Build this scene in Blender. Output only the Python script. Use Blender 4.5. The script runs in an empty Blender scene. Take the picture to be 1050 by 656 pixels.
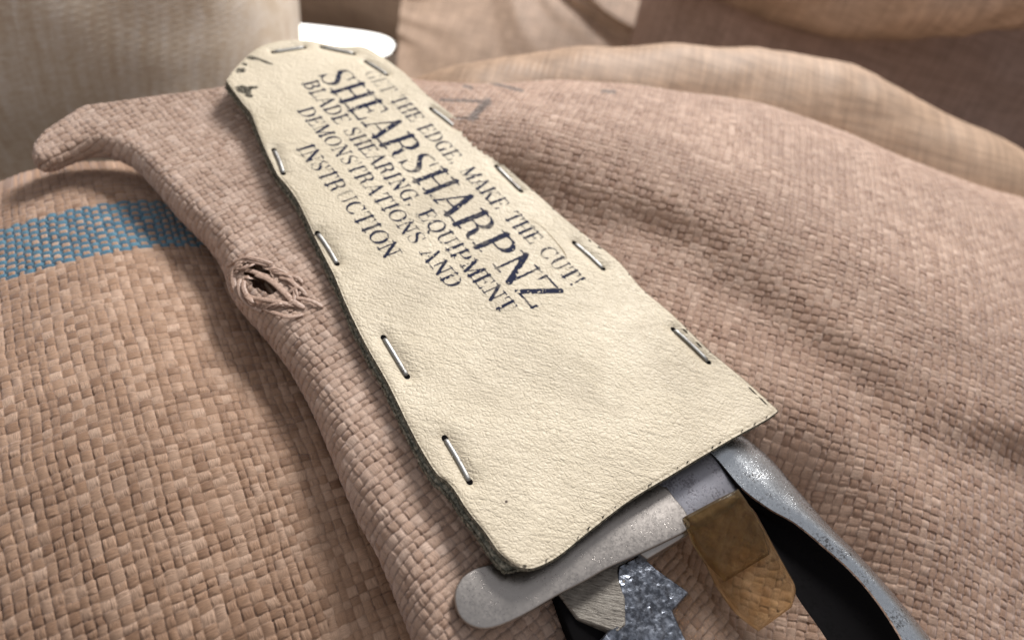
import bpy, bmesh, math, random
import numpy as np
from mathutils import Vector
random.seed(7); rng = np.random.default_rng(11)
CM = 0.01                      # all layout below is in centimetres
C = bpy.context.scene.collection
QUICK = False

# ------------------------------------------------------------------ survey of the photograph
# Camera recovered from the parallel lines of lettering; px() turns a pixel of the survey photo
# (1050x656) and a height into a place on the bench, in cm.
F = 758.0
n = np.array([.270, -.963, -909 / F]); n /= np.linalg.norm(n)
Yc = np.array([0, 0, 1.]) - n * n[2]; Yc /= np.linalg.norm(Yc); Xc = np.cross(Yc, n)
R = np.stack([Xc, Yc, n]); CAMH = 19.0
def px(x, y, z=0.0):
    d = R @ np.array([x - 525, y - 328, F]); t = (z - CAMH) / d[2]
    return np.array([d[0] * t, d[1] * t, z])
def proj(P):
    c = (P - np.array([0, 0, CAMH])) @ R
    return 525 + F * c[..., 0] / c[..., 2], 328 + F * c[..., 1] / c[..., 2], c[..., 2]

# ------------------------------------------------------------------ helpers
def tag(o, label=None, cat=None, group=None, kind=None):
    if label: o['label'] = label
    if cat: o['category'] = cat
    if group: o['group'] = group
    if kind: o['kind'] = kind
    return o
def empty(name, loc):
    o = bpy.data.objects.new(name, None); C.objects.link(o)
    o.location = Vector([v * CM for v in loc]); o.empty_display_size = .01
    return o
def link(name, me, mat, parent=None):
    o = bpy.data.objects.new(name, me); C.objects.link(o)
    if mat is not None and len(me.materials) == 0: me.materials.append(mat)
    if parent is not None:
        o.parent = parent; o.matrix_parent_inverse.identity()
        o.location = -parent.location            # meshes are written in world cm; the parent sits at its base
    return o
def np_mesh(name, V, Fq, mat, parent=None, attrs=None, smooth=True):
    me = bpy.data.meshes.new(name)
    V = np.asarray(V, dtype=np.float64) * CM; Fq = np.asarray(Fq, dtype=np.int32); k = Fq.shape[1]
    me.vertices.add(len(V)); me.vertices.foreach_set('co', V.astype(np.float32).ravel())
    me.loops.add(Fq.size); me.loops.foreach_set('vertex_index', Fq.ravel())
    me.polygons.add(len(Fq)); me.polygons.foreach_set('loop_start', np.arange(0, Fq.size, k, dtype=np.int32))
    me.update(calc_edges=True)
    if smooth: me.polygons.foreach_set('use_smooth', np.ones(len(Fq), dtype=bool))
    for nm, arr in (attrs or {}).items():
        a = me.attributes.new(nm, 'FLOAT_VECTOR', 'POINT'); a.data.foreach_set('vector', arr.astype(np.float32).ravel())
    me.validate()
    return link(name, me, mat, parent)
def py_mesh(name, V, Fs, mat, parent=None, smooth=False, bevel=0, seg=2, sub=0):
    bm = bmesh.new(); vs = [bm.verts.new(tuple(float(c) * CM for c in v)) for v in V]
    for f in Fs:
        try: bm.faces.new([vs[i] for i in f])
        except ValueError: pass
    bmesh.ops.recalc_face_normals(bm, faces=bm.faces)
    if bevel:
        es = [e for e in bm.edges if len(e.link_faces) == 2 and e.calc_face_angle(0) > .5]
        bmesh.ops.bevel(bm, geom=es, offset=bevel * CM, segments=seg, affect='EDGES', profile=.5, clamp_overlap=True)
    me = bpy.data.meshes.new(name); bm.to_mesh(me); bm.free()
    for p in me.polygons: p.use_smooth = smooth
    o = link(name, me, mat, parent)
    if sub:
        m = o.modifiers.new('sub', 'SUBSURF'); m.levels = m.render_levels = sub
    return o
def grid_faces(nu, nv, keep=None):
    i = np.arange(nu * nv).reshape(nu, nv)
    q = np.stack([i[:-1, :-1], i[1:, :-1], i[1:, 1:], i[:-1, 1:]], -1).reshape(-1, 4)
    if keep is not None:
        k = keep.reshape(-1)
        q = q[k[q].all(1)]
    return q
def compact(V, q, *arrs):
    used = np.unique(q); m = np.full(len(V), -1, dtype=np.int64); m[used] = np.arange(len(used))
    return (V[used], m[q]) + tuple(a[used] for a in arrs)
def catmull(P, per=10):
    P = np.asarray(P, float); Q = np.vstack([2 * P[0] - P[1], P, 2 * P[-1] - P[-2]]); out = []
    for i in range(1, len(Q) - 2):
        p0, p1, p2, p3 = Q[i - 1:i + 3]
        for t in np.arange(per) / per:
            out.append(.5 * (2 * p1 + (p2 - p0) * t + (2 * p0 - 5 * p1 + 4 * p2 - p3) * t * t + (3 * p1 - p0 - 3 * p2 + p3) * t ** 3))
    out.append(P[-1]); return np.array(out)
def resample(P, m):
    s = np.r_[0, np.cumsum(np.linalg.norm(np.diff(P, axis=0), axis=1))]
    t = np.linspace(0, s[-1], m)
    return np.stack([np.interp(t, s, P[:, k]) for k in range(P.shape[1])], 1)
class TPS:                                   # smooth height surface through survey points
    def __init__(s, pts, lam=.02):
        P = np.array(pts, float); s.c = P[:, :2]; k = len(P)
        K = s.U(s.c, s.c) + lam * np.eye(k); T = np.c_[np.ones(k), s.c]
        A = np.block([[K, T], [T.T, np.zeros((3, 3))]])
        s.w = np.linalg.solve(A, np.r_[P[:, 2], 0, 0, 0])
    def U(s, A, B):
        r2 = ((A[:, None, :] - B[None]) ** 2).sum(-1) + 1e-9
        return .5 * r2 * np.log(r2) * .01
    def __call__(s, x, y):
        sh = np.shape(x); q = np.stack([np.ravel(x), np.ravel(y)], 1); out = np.empty(len(q))
        for a in range(0, len(q), 100000):
            b = q[a:a + 100000]; out[a:a + 100000] = s.U(b, s.c) @ s.w[:-3] + s.w[-3] + b @ s.w[-2:]
        return out.reshape(sh)
def vnoise(x, y, seed=0):                    # smooth 2-D value noise, -1..1
    r = np.random.default_rng(seed).random((256, 256)) * 2 - 1
    xi = np.floor(x).astype(int); yi = np.floor(y).astype(int); fx = x - xi; fy = y - yi
    fx = fx * fx * (3 - 2 * fx); fy = fy * fy * (3 - 2 * fy); g = lambda a, b: r[a & 255, b & 255]
    return (g(xi, yi) * (1 - fx) + g(xi + 1, yi) * fx) * (1 - fy) + (g(xi, yi + 1) * (1 - fx) + g(xi + 1, yi + 1) * fx) * fy
def fbm(x, y, seed=0, o=3):
    return sum(vnoise(x * 2 ** k, y * 2 ** k, seed + k) * .5 ** k for k in range(o))
def in_poly(x, y, P):
    c = np.zeros(np.shape(x), bool); P = np.asarray(P); j = len(P) - 1
    for i in range(len(P)):
        xi, yi = P[i]; xj, yj = P[j]
        if yi != yj: c ^= ((yi > y) != (yj > y)) & (x < (xj - xi) * (y - yi) / (yj - yi) + xi)
        j = i
    return c

# ------------------------------------------------------------------ materials
def new_mat(name):
    m = bpy.data.materials.new(name); m.use_nodes = True; nt = m.node_tree
    b = nt.nodes['Principled BSDF']; return m, nt, b
class N:
    def __init__(s, nt): s.nt = nt
    def __call__(s, t, **kw):
        nd = s.nt.nodes.new(t)
        for k, v in kw.items():
            if k in nd.inputs.keys(): pass
            setattr(nd, k, v)
        return nd
    def noise(s, vec, scale, detail=3, rough=.55, dist=0):
        nd = s('ShaderNodeTexNoise'); nd.inputs['Scale'].default_value = scale; nd.inputs['Detail'].default_value = detail
        nd.inputs['Roughness'].default_value = rough; nd.inputs['Distortion'].default_value = dist
        if vec is not None: s.nt.links.new(vec, nd.inputs['Vector'])
        return nd.outputs['Fac']
    def ramp(s, fac, stops):
        nd = s('ShaderNodeValToRGB'); cr = nd.color_ramp
        while len(cr.elements) < len(stops): cr.elements.new(.5)
        for e, (p, c) in zip(cr.elements, stops):
            e.position = p; e.color = (*c, 1) if isinstance(c, tuple) else (c, c, c, 1)
        s.nt.links.new(fac, nd.inputs['Fac']); return nd.outputs['Color']
    def mix(s, fac, a, b, mode='MIX'):
        nd = s('ShaderNodeMix'); nd.data_type = 'RGBA'; nd.blend_type = mode
        for v, i in ((fac, 0), (a, 6), (b, 7)):
            if isinstance(v, (int, float)): nd.inputs[i].default_value = v
            elif isinstance(v, tuple): nd.inputs[i].default_value = (*v, 1)
            else: s.nt.links.new(v, nd.inputs[i])
        return nd.outputs[2]
    def math(s, op, a, b=None, c=None):
        nd = s('ShaderNodeMath'); nd.operation = op
        for i, v in enumerate((a, b, c)):
            if v is None: continue
            if isinstance(v, (int, float)): nd.inputs[i].default_value = v
            else: s.nt.links.new(v, nd.inputs[i])
        return nd.outputs[0]
    def bump(s, h, dist, strength=1, prev=None):
        nd = s('ShaderNodeBump'); nd.inputs['Distance'].default_value = dist; nd.inputs['Strength'].default_value = strength
        s.nt.links.new(h, nd.inputs['Height'])
        if prev is not None: s.nt.links.new(prev, nd.inputs['Normal'])
        return nd.outputs['Normal']
    def mapping(s, vec, scale):
        nd = s('ShaderNodeMapping'); nd.inputs['Scale'].default_value = scale; s.nt.links.new(vec, nd.inputs['Vector']); return nd.outputs[0]

def fabric_mat(name, c1, c2, c3):
    """woven flat polypropylene tape; attribute 'wv' = weave coordinates + which tape is on top, 'tone' = per tape tone, dye, ink"""
    m, nt, b = new_mat(name); g = N(nt); L = nt.links.new
    wv = g('ShaderNodeAttribute', attribute_name='wv').outputs['Vector']
    tn = g('ShaderNodeAttribute', attribute_name='tone').outputs['Vector']
    sep = g('ShaderNodeSeparateXYZ'); L(tn, sep.inputs[0]); sw = g('ShaderNodeSeparateXYZ'); L(wv, sw.inputs[0])
    co = g('ShaderNodeTexCoord').outputs['Object']
    base = g.ramp(sep.outputs[0], [(0, c1), (.5, c2), (1, c3)])
    big = g.noise(co, 28, 4, .6)
    base = g.mix(g.math('MULTIPLY', g.ramp(big, [(.35, 0.), (.7, 1.)]), .35), base, tuple(v * .72 for v in c1), 'MIX')
    fa = g.noise(g.mapping(wv, (17, 1.3, 0)), 1, 4, .65); fb = g.noise(g.mapping(wv, (1.3, 17, 0)), 1, 4, .65)
    fib = g.mix(sw.outputs[2], fa, fb)
    base = g.mix(.55, base, g.ramp(fib, [(.3, .22), (.5, .5), (.7, .80)]), 'OVERLAY')
    blue = g.ramp(sep.outputs[0], [(0, (.028, .10, .16)), (.5, (.055, .19, .29)), (1, (.13, .30, .40))])
    base = g.mix(sep.outputs[1], base, blue)
    base = g.mix(g.math('MULTIPLY', sep.outputs[2], .75), base, (.06, .055, .05))
    L(base, b.inputs['Base Color'])
    b.inputs['Roughness'].default_value = .42; b.inputs['Specular IOR Level'].default_value = .45
    b.inputs['Sheen Weight'].default_value = .5; b.inputs['Sheen Roughness'].default_value = .35
    b.inputs['Sheen Tint'].default_value = (.9, .85, .9, 1)
    L(g.ramp(fib, [(.3, .34), (.7, .58)]), b.inputs['Roughness'])
    L(g.bump(fib, .00035, 1.), b.inputs['Normal'])
    return m
M_left = fabric_mat('woven tape left', (.24, .133, .077), (.42, .258, .165), (.64, .445, .325))
M_flap = fabric_mat('woven tape flap', (.34, .21, .145), (.52, .36, .27), (.70, .53, .43))
M_right = fabric_mat('woven tape right', (.30, .168, .108), (.47, .302, .212), (.68, .49, .375))

def far_fabric(name, col, col2, scale=300.):
    m, nt, b = new_mat(name); g = N(nt); L = nt.links.new
    co = g('ShaderNodeTexCoord').outputs['Object']
    nz = g.noise(co, 22, 6, .7)
    base = g.mix(g.ramp(nz, [(.3, 0.), (.75, 1.)]), col, col2)
    w1 = g('ShaderNodeTexWave', bands_direction='X'); w1.inputs['Scale'].default_value = scale / 3; w1.inputs['Distortion'].default_value = 1.5
    w2 = g('ShaderNodeTexWave', bands_direction='Z'); w2.inputs['Scale'].default_value = scale / 3; w2.inputs['Distortion'].default_value = 1.5
    L(co, w1.inputs['Vector']); L(co, w2.inputs['Vector'])
    wv = g.math('MULTIPLY', w1.outputs['Fac'], w2.outputs['Fac'])
    s1 = g.noise(g.mapping(co, (420, 26, 26)), 1, 3, .6); s2 = g.noise(g.mapping(co, (26, 300, 420)), 1, 3, .6)
    base = g.mix(.5, base, g.ramp(s1, [(.3, .32), (.7, .68)]), 'OVERLAY'); base = g.mix(.5, base, g.ramp(s2, [(.3, .32), (.7, .68)]), 'OVERLAY')
    L(g.mix(.08, base, g.ramp(wv, [(0, .3), (1, .75)]), 'OVERLAY'), b.inputs['Base Color'])
    b.inputs['Roughness'].default_value = .6; b.inputs['Specular IOR Level'].default_value = .3
    L(g.bump(wv, .0003, .35), b.inputs['Normal'])
    return m

def leather_mat():
    m, nt, b = new_mat('cream grained leather'); g = N(nt); L = nt.links.new
    co = g('ShaderNodeTexCoord').outputs['Object']
    nz = g.noise(co, 120, 4, .6); dv = g('ShaderNodeVectorMath', operation='SCALE')
    wn = g('ShaderNodeTexNoise'); wn.inputs['Scale'].default_value = 260; L(co, wn.inputs['Vector'])
    L(wn.outputs['Color'], dv.inputs[0]); dv.inputs['Scale'].default_value = .0022
    ad = g('ShaderNodeVectorMath', operation='ADD'); L(co, ad.inputs[0]); L(dv.outputs[0], ad.inputs[1])
    vo = g('ShaderNodeTexVoronoi', feature='DISTANCE_TO_EDGE'); vo.inputs['Scale'].default_value = 760; L(ad.outputs[0], vo.inputs['Vector'])
    cell = g.ramp(vo.outputs['Distance'], [(0, 0.), (.28, .8), (.6, 1.)])
    vo2 = g('ShaderNodeTexVoronoi', feature='DISTANCE_TO_EDGE'); vo2.inputs['Scale'].default_value = 300; L(ad.outputs[0], vo2.inputs['Vector'])
    cell2 = g.ramp(vo2.outputs['Distance'], [(0, .2), (.16, .9), (.5, 1.)])
    # longer tension wrinkles running across the hide
    def wrk(ang, sx, sy, lo, hi):
        rot = g('ShaderNodeMapping'); rot.inputs['Rotation'].default_value = (0, 0, math.radians(ang)); rot.inputs['Scale'].default_value = (sx, sy, sx)
        L(co, rot.inputs['Vector']); return g.ramp(g.noise(rot.outputs[0], 1, 4, .62, .8), [(lo, 0.), (hi, 1.)])
    mask = g.ramp(g.noise(co, 45, 2), [(.40, .1), (.62, 1.)])
    mask2 = g.ramp(g.noise(co, 30, 2, .5, 1.), [(.42, .1), (.62, 1.)])
    wr = g.math('MULTIPLY', wrk(28, 110, 560, .36, .56), mask2); wr = g.math('ADD', wr, g.math('MULTIPLY', wrk(-14, 130, 480, .38, .56), .6))
    fine = g.noise(co, 1900, 3, .6)
    h = g.math('ADD', g.math('MULTIPLY', cell, .38), g.math('MULTIPLY', g.math('MULTIPLY', cell2, mask), .42))
    h = g.math('ADD', h, g.math('MULTIPLY', wr, .40))
    h = g.math('ADD', h, g.math('MULTIPLY', nz, .7)); h = g.math('ADD', h, g.math('MULTIPLY', fine, .25))
    base = g.mix(g.ramp(g.noise(co, 38, 5, .65), [(.35, 0.), (.7, 1.)]), (.70, .62, .475), (.60, .525, .39))
    grime = g.math('MULTIPLY', g.ramp(g.noise(co, 20, 6, .7, .6), [(.46, 0.), (.70, 1.)]), .5)
    base = g.mix(grime, base, (.40, .34, .25))
    tn = g('ShaderNodeAttribute', attribute_name='tone').outputs['Vector']; ws = g('ShaderNodeSeparateXYZ'); L(tn, ws.inputs[0])
    rub = g.math('MULTIPLY', ws.outputs[0], g.ramp(g.noise(co, 260, 5, .7), [(.3, .15), (.7, 1.)]))
    base = g.mix(g.math('MULTIPLY', rub, .75), base, (.30, .235, .15))
    dots = g('ShaderNodeTexVoronoi'); dots.inputs['Scale'].default_value = 62; L(co, dots.inputs['Vector'])
    dm = g.math('LESS_THAN', dots.outputs['Distance'], .028)
    rnd = g('ShaderNodeSeparateColor'); L(dots.outputs['Color'], rnd.inputs[0]); dm = g.math('MULTIPLY', dm, g.math('GREATER_THAN', rnd.outputs[0], .6))
    base = g.mix(dm, base, (.07, .045, .03))
    L(base, b.inputs['Base Color']); b.inputs['Roughness'].default_value = .5; b.inputs['Specular IOR Level'].default_value = .35
    L(g.bump(h, .00034, 1.), b.inputs['Normal'])
    return m
def suede_mat():
    m, nt, b = new_mat('raw dark leather edge'); g = N(nt); L = nt.links.new
    co = g('ShaderNodeTexCoord').outputs['Object']
    a = g.noise(co, 900, 5, .75); c = g.ramp(a, [(.3, (.05, .052, .042)), (.44, (.14, .14, .115)), (.54, (.28, .27, .215)), (.66, (.58, .52, .42))])
    L(c, b.inputs['Base Color']); b.inputs['Roughness'].default_value = .95; b.inputs['Specular IOR Level'].default_value = .1
    L(g.bump(a, .0008, 1), b.inputs['Normal'])
    return m
def metal_mat(name, col, rough=.35, pit=.5, dirt=(.05, .045, .05), pscale=900, streak=0., lo=.42, met=1., soft=.07):
    m, nt, b = new_mat(name); g = N(nt); L = nt.links.new
    co = g('ShaderNodeTexCoord').outputs['Object']
    a = g.noise(co, pscale, 6, .7); big = g.noise(co, 130, 4, .6)
    comb = g.math('ADD', g.math('MULTIPLY', a, .6), g.math('MULTIPLY', big, .4))
    pm = g.ramp(comb, [(lo, 1.), (lo + soft, 0.)])
    base = g.mix(g.math('MULTIPLY', pm, pit), col, dirt)
    base = g.mix(g.math('MULTIPLY', g.ramp(big, [(.4, 0.), (.7, 1.)]), .3), base, tuple(v * .6 for v in col))
    L(base, b.inputs['Base Color']); b.inputs['Metallic'].default_value = met
    L(g.ramp(a, [(.3, rough - .08), (.7, rough + .15)]), b.inputs['Roughness'])
    sc = g.noise(g.mapping(co, (3000, 300, 600)), 1, 3, .6)
    h = g.math('SUBTRACT', g.math('MULTIPLY', sc, streak), pm)
    L(g.bump(h, .000035, .6), b.inputs['Normal'])
    return m
M_leather = leather_mat(); M_suede = suede_mat()
M_bar = metal_mat('worn nickel steel', (.40, .37, .345), .30, .12, (.12, .09, .07), 1200, .6, .36)
M_speck = metal_mat('speckled forged steel', (.36, .36, .40), .40, .6, (.08, .07, .08), 1300, .2, .42)
M_bow = metal_mat('polished steel with rust pits', (.56, .59, .62), .22, .8, (.08, .07, .065), 1500, .3, .39)
M_black = metal_mat('shade and hole black', (.008, .0075, .008), .8, .3, (.003, .003, .003), 700, .3, .4, .0)  # near-black tone: shade put into colour in bow and heel, plain holes elsewhere
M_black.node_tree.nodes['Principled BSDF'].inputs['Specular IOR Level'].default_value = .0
M_pit = metal_mat('hammered pitted steel', (.34, .37, .43), .24, .8, (.045, .047, .055), 650, .25, .42, 1., .17)
M_staple = metal_mat('staple wire', (.34, .34, .33), .45, .85, (.08, .06, .05), 2200, .3, .41)
def tan_mat():
    m, nt, b = new_mat('worn tan scale'); g = N(nt); L = nt.links.new
    co = g('ShaderNodeTexCoord').outputs['Object']
    mp = g('ShaderNodeMapping'); mp.inputs['Rotation'].default_value = (0, 0, math.radians(-38)); mp.inputs['Scale'].default_value = (260, 2000, 260); L(co, mp.inputs['Vector'])
    a = g.noise(mp.outputs[0], 1, 5, .7); c = g.ramp(a, [(.3, (.04, .035, .03)), (.42, (.20, .18, .155)), (.7, (.36, .335, .295))])
    L(c, b.inputs['Base Color']); b.inputs['Roughness'].default_value = .5; b.inputs['Metallic'].default_value = .35
    L(g.bump(a, .0005, 1), b.inputs['Normal']); return m
M_tan = tan_mat()
def amber_mat(k=1.):
    m, nt, b = new_mat('smoky amber plastic'); g = N(nt); L = nt.links.new
    co = g('ShaderNodeTexCoord').outputs['Object']; a = g.noise(co, 260, 4, .6)
    L(g.ramp(a, [(.35, (.70 * k, .53 * k, .30 * k)), (.65, (.90 * k, .75 * k, .50 * k))]), b.inputs['Base Color'])
    b.inputs['Transmission Weight'].default_value = .97; b.inputs['IOR'].default_value = 1.12
    L(g.ramp(g.noise(co, 1400, 4, .7), [(.4, .02), (.7, .10)]), b.inputs['Roughness'])
    return m
M_amber = amber_mat(); M_amber2 = amber_mat(.78)
def ink_mat(name, col, sc, lo, hi):
    m, nt, b = new_mat(name); g = N(nt); L = nt.links.new
    co = g('ShaderNodeTexCoord').outputs['Object']
    a = g.noise(co, sc, 5, .7); al = g.ramp(a, [(lo, 0.), (hi, 1.)])
    tn = g('ShaderNodeAttribute', attribute_name='tone').outputs['Vector']; sep = g('ShaderNodeSeparateXYZ'); L(tn, sep.inputs[0])
    L(g.math('MULTIPLY', al, sep.outputs[0]), b.inputs['Alpha'])
    b.inputs['Base Color'].default_value = (*col, 1); b.inputs['Roughness'].default_value = .8; b.inputs['Specular IOR Level'].default_value = .08
    return m
M_ink = ink_mat('faded blue black stamping ink', (.022, .026, .052), 1500, .20, .38)
M_stain = ink_mat('dark stain', (.035, .035, .03), 1200, .35, .55)
def plain(name, col, rough=.7):
    m, nt, b = new_mat(name); g = N(nt); co = g('ShaderNodeTexCoord').outputs['Object']
    nt.links.new(g.mix(g.noise(co, 500, 4, .6), tuple(v * .7 for v in col), tuple(min(1, v * 1.25) for v in col)), b.inputs['Base Color'])
    b.inputs['Roughness'].default_value = rough; return m

# ------------------------------------------------------------------ woven cloth
PITCH = .33
def weave_cloth(name, a0, a1, b0, b1, phi, origin, surf, mat, parent=None, K=10, blue=None, keepfn=None, ink=None, seed=1,
                A=.047, B=.048, margin=110, ymin=-40, pitch=.33, narrow=.64):
    """origin: world xy of weave (0,0); a runs at angle phi, b at phi+90; surf(x,y)->P(...,3)"""
    ca, sa = math.cos(phi), math.sin(phi); pit = pitch
    na, nb = int((a1 - a0) / pit), int((b1 - b0) / pit)
    r = np.random.default_rng(seed)
    ua = np.arange(na * K + 1) / K; ub = np.arange(nb * K + 1) / K
    # coarse pass decides which part of the cloth can be seen
    def pos(U, Vv):
        a = a0 + U * pit; b = b0 + Vv * pit
        return surf(origin[0] + a * ca - b * sa, origin[1] + a * sa + b * ca)
    # tapes of unequal width: cumulative edges
    def edges(nn, fine=None):
        w = r.uniform(.76, 1.24, nn)
        if fine is not None: w[fine[0]:fine[1]] = r.uniform(.58, .76, fine[1] - fine[0])
        e = np.r_[0, np.cumsum(w)]
        return e - (e[fine[0]] - fine[0]) if fine is not None else e * nn / e[-1]
    ea, eb = edges(na), edges(nb, blue)
    Ug, Vg = np.meshgrid(ua, ub, indexing='ij')
    P = pos(Ug, Vg)
    X, Y, D = proj(P)
    vis = (X > -margin) & (X < 1050 + margin) & (Y > ymin) & (Y < 656 + margin) & (D > 2)
    if keepfn is not None: vis &= keepfn(P, Ug, Vg)
    # normals from the undisplaced sheet
    dU = np.gradient(P, axis=0); dV = np.gradient(P, axis=1)
    Nn = np.cross(dU, dV); Nn /= np.linalg.norm(Nn, axis=-1, keepdims=True) + 1e-12
    wa = Ug + .16 * vnoise(Ug * .33, Vg * .21, seed + 5) + .07 * vnoise(Ug * .8, Vg * 1.3, seed + 6)
    wb = Vg + .16 * vnoise(Ug * .21, Vg * .33, seed + 7) + .07 * vnoise(Ug * 1.3, Vg * .8, seed + 8)
    ta = np.interp(wa, ea, np.arange(na + 1)); tb = np.interp(wb, eb, np.arange(nb + 1))
    j = np.clip(np.floor(ta).astype(int), 0, na - 1); i = np.clip(np.floor(tb).astype(int), 0, nb - 1)
    xa = (ta - j) * 2 - 1; xb = (tb - i) * 2 - 1
    rf = r.random((nb, na)); rf2 = r.random((nb, na)); rw = r.random(na); re = r.random(nb)
    weft0 = (i + j) % 2 == 0
    al = np.where(weft0, xa, xb); ac = np.where(weft0, xb, xa)
    _i, _j = np.meshgrid(np.arange(nb), np.arange(na), indexing='ij')
    Wd = np.where((_i + _j) % 2 == 0, .95 + .24 * rf, narrow + .30 * rf)                                   # half width of the tape lying on top of each crossing
    ia = np.clip(j + np.where(xa < 0, -1, 1), 0, na - 1); ib = np.clip(i + np.where(xb < 0, -1, 1), 0, nb - 1)
    isb = np.zeros(nb, bool)
    if blue is not None:
        isb[blue[0]:blue[1]] = True
        ii, jj = np.meshgrid(np.arange(nb), np.arange(na), indexing='ij'); wf_ = (ii + jj) % 2 == 0
        Wd = np.where(isb[:, None] & ~wf_, .55 + .2 * rf, Wd)
    w_own = Wd[i, j]; w_nb = np.where(weft0, Wd[i, ia], Wd[ib, j])
    # along its length a tape arches over and dives under; across it is nearly flat with a crisp edge
    wave = lambda t: np.where(np.abs(t) < 1, np.clip(np.cos(np.pi * .5 * t), 0, 1) ** .55, -np.abs(np.cos(np.pi * .5 * np.clip(t, -2, 2))) ** .55)
    prof = lambda t: np.where(t < 1, B * (np.sqrt(np.clip(1 - .38 * t * t - .62 * t ** 12, 0, 1)) - 1), -.3)
    z1 = A * wave(al) + prof(np.abs(ac) / w_own)
    z2 = A * wave(ac) + prof((2 - np.abs(al)) / w_nb)
    z3 = A * wave(2 - np.abs(ac)) + prof(np.abs(al) / np.where(weft0, min(.97, narrow + .18), .97))
    z4 = -A * wave(ac) + prof(np.abs(al) / np.where(weft0, min(.97, narrow + .18), .97))
    zz = np.stack([z1, z2, z3, z4]); win = zz.argmax(0); z = np.maximum(zz.max(0), -A - .03)
    own = win == 0; weft = np.where(own, weft0, ~weft0)
    j = np.where((win == 1) & weft0, ia, j); i = np.where((win == 1) & ~weft0, ib, i)
    xa = (ta - j) * 2 - 1; xb = (tb - i) * 2 - 1
    across = np.where(weft, xb, xa)
    ontop = np.where(own, np.clip(wave(al), 0, 1), 0)
    fold = (rf2[i, j] > .6); y0 = (rf[i, j] - .5) * 1.0
    z = z - fold * .014 * np.exp(-((across - y0) / .09) ** 2)
    z = z + (rf2[i, j] - .5) * .018 * ontop + (rf[i, j] - .5) * .032 * across * ontop      # some tapes ride high or tilt
    P2 = P + Nn * z[..., None]
    tone = np.where(weft, .10 + re[i] * .8, rw[j] * .8 + .15) * .40 + rf[i, j] * .45 + .15 * rf2[i, j]
    bl = np.zeros_like(z)
    if blue is not None:
        bl = (weft & isb[i]).astype(float)
    ik = np.zeros_like(z) if ink is None else ink(X, Y)
    wv = np.stack([ta + 7.3 * i, tb + 3.1 * j, weft.astype(float)], -1)
    tn = np.stack([tone, bl, ik], -1)
    q = grid_faces(*Ug.shape, keep=vis)
    V, q, wv, tn = compact(P2.reshape(-1, 3), q, wv.reshape(-1, 3), tn.reshape(-1, 3))
    return np_mesh(name, V, q, mat, parent, dict(wv=wv, tone=tn))

KQ = 5 if QUICK else 11
# ---- left sack with the blue stripe -------------------------------------------------------
ctl = [px(*p) for p in [
    (0, 656, -2.8), (120, 640, -2.65), (250, 640, -2.75), (340, 600, -2.6), (400, 650, -2.9), (440, 740, -3.7), (0, 760, -4.0), (250, 760, -4.0), (-150, 656, -3.8),
    (20, 500, -1.9), (150, 500, -1.75), (260, 540, -2.45), (280, 470, -1.85), (360, 540, -2.55), (60, 580, -2.5),
    (0, 400, -1.9), (100, 400, -1.65), (200, 400, -1.7), (290, 420, -2.5), (-120, 420, -2.6),
    (0, 330, -2.2), (100, 320, -1.8), (200, 320, -2.1), (250, 340, -2.6),
    (0, 265, -2.8), (100, 235, -2.55), (190, 235, -2.75), (225, 275, -2.9), (-120, 300, -3.6),
    (0, 215, -3.4), (60, 195, -3.05), (120, 185, -2.95), (170, 210, -3.1)]]
ctl += [np.array(p, float) for p in [(-23, 22, -5.9), (-19.5, 23.5, -5.6), (-16, 23, -5.2), (-12, 20, -4.4), (-27, 18, -8), (-24, 28, -11), (-17, 28, -10)]]
hL = TPS(ctl, .05)
def surfL(x, y): return np.stack([x, y, hL(x, y)], -1)
PHI_L = math.radians(40)
o_stripe = px(110, 262, -2.3)
STR_B0 = 26; nrows_b0 = -30 * PITCH
left = None
def build_left():
    # b=0 lies at the lower edge of the blue stripe; rows run at 40 degrees
    b0 = -60 * .29
    return weave_cloth('wool_sack', -20, 24, b0, 8, PHI_L, o_stripe[:2], surfL, M_left, None, KQ, blue=(60, 76), seed=3, pitch=.29, narrow=.80, A=.042, B=.046,
        keepfn=lambda P, U, V: (P[..., 0] * .643 + P[..., 1] * .766 < 8.6) & (P[..., 2] > -9.5))
left = build_left()
tag(left, 'tan woven sack with a broad blue stripe at the lower left', 'sack')

# ---- folded flap (hem) that the pouch rests on ---------------------------------------------
edge_px = [(420, 66), (330, 84), (240, 104), (200, 108), (160, 112), (120, 115), (90, 119), (62, 132), (45, 142), (35, 155), (38, 168), (54, 170), (78, 162), (100, 156), (120, 163), (145, 180), (181, 214), (210, 243), (227, 268), (240, 303), (267, 336), (290, 365), (311, 399), (334, 449), (364, 521), (390, 568), (415, 626), (427, 656), (450, 720), (470, 780)]
Eb = np.array([px(x, y, -1.35 if i > 15 else (-2.15 if 5 < i < 13 else (-2.0 if i > 1 else -1.6)))[:2] for i, (x, y) in enumerate(edge_px)])
Ec = resample(catmull(Eb, 12), 460)
En = np.gradient(Ec, axis=0); En = np.stack([-En[:, 1], En[:, 0]], 1); En /= np.linalg.norm(En, axis=1, keepdims=True)   # inward = to the upper right
for _ in range(6): En[1:-1] = (En[:-2] + En[1:-1] + En[2:]) / 3
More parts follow.
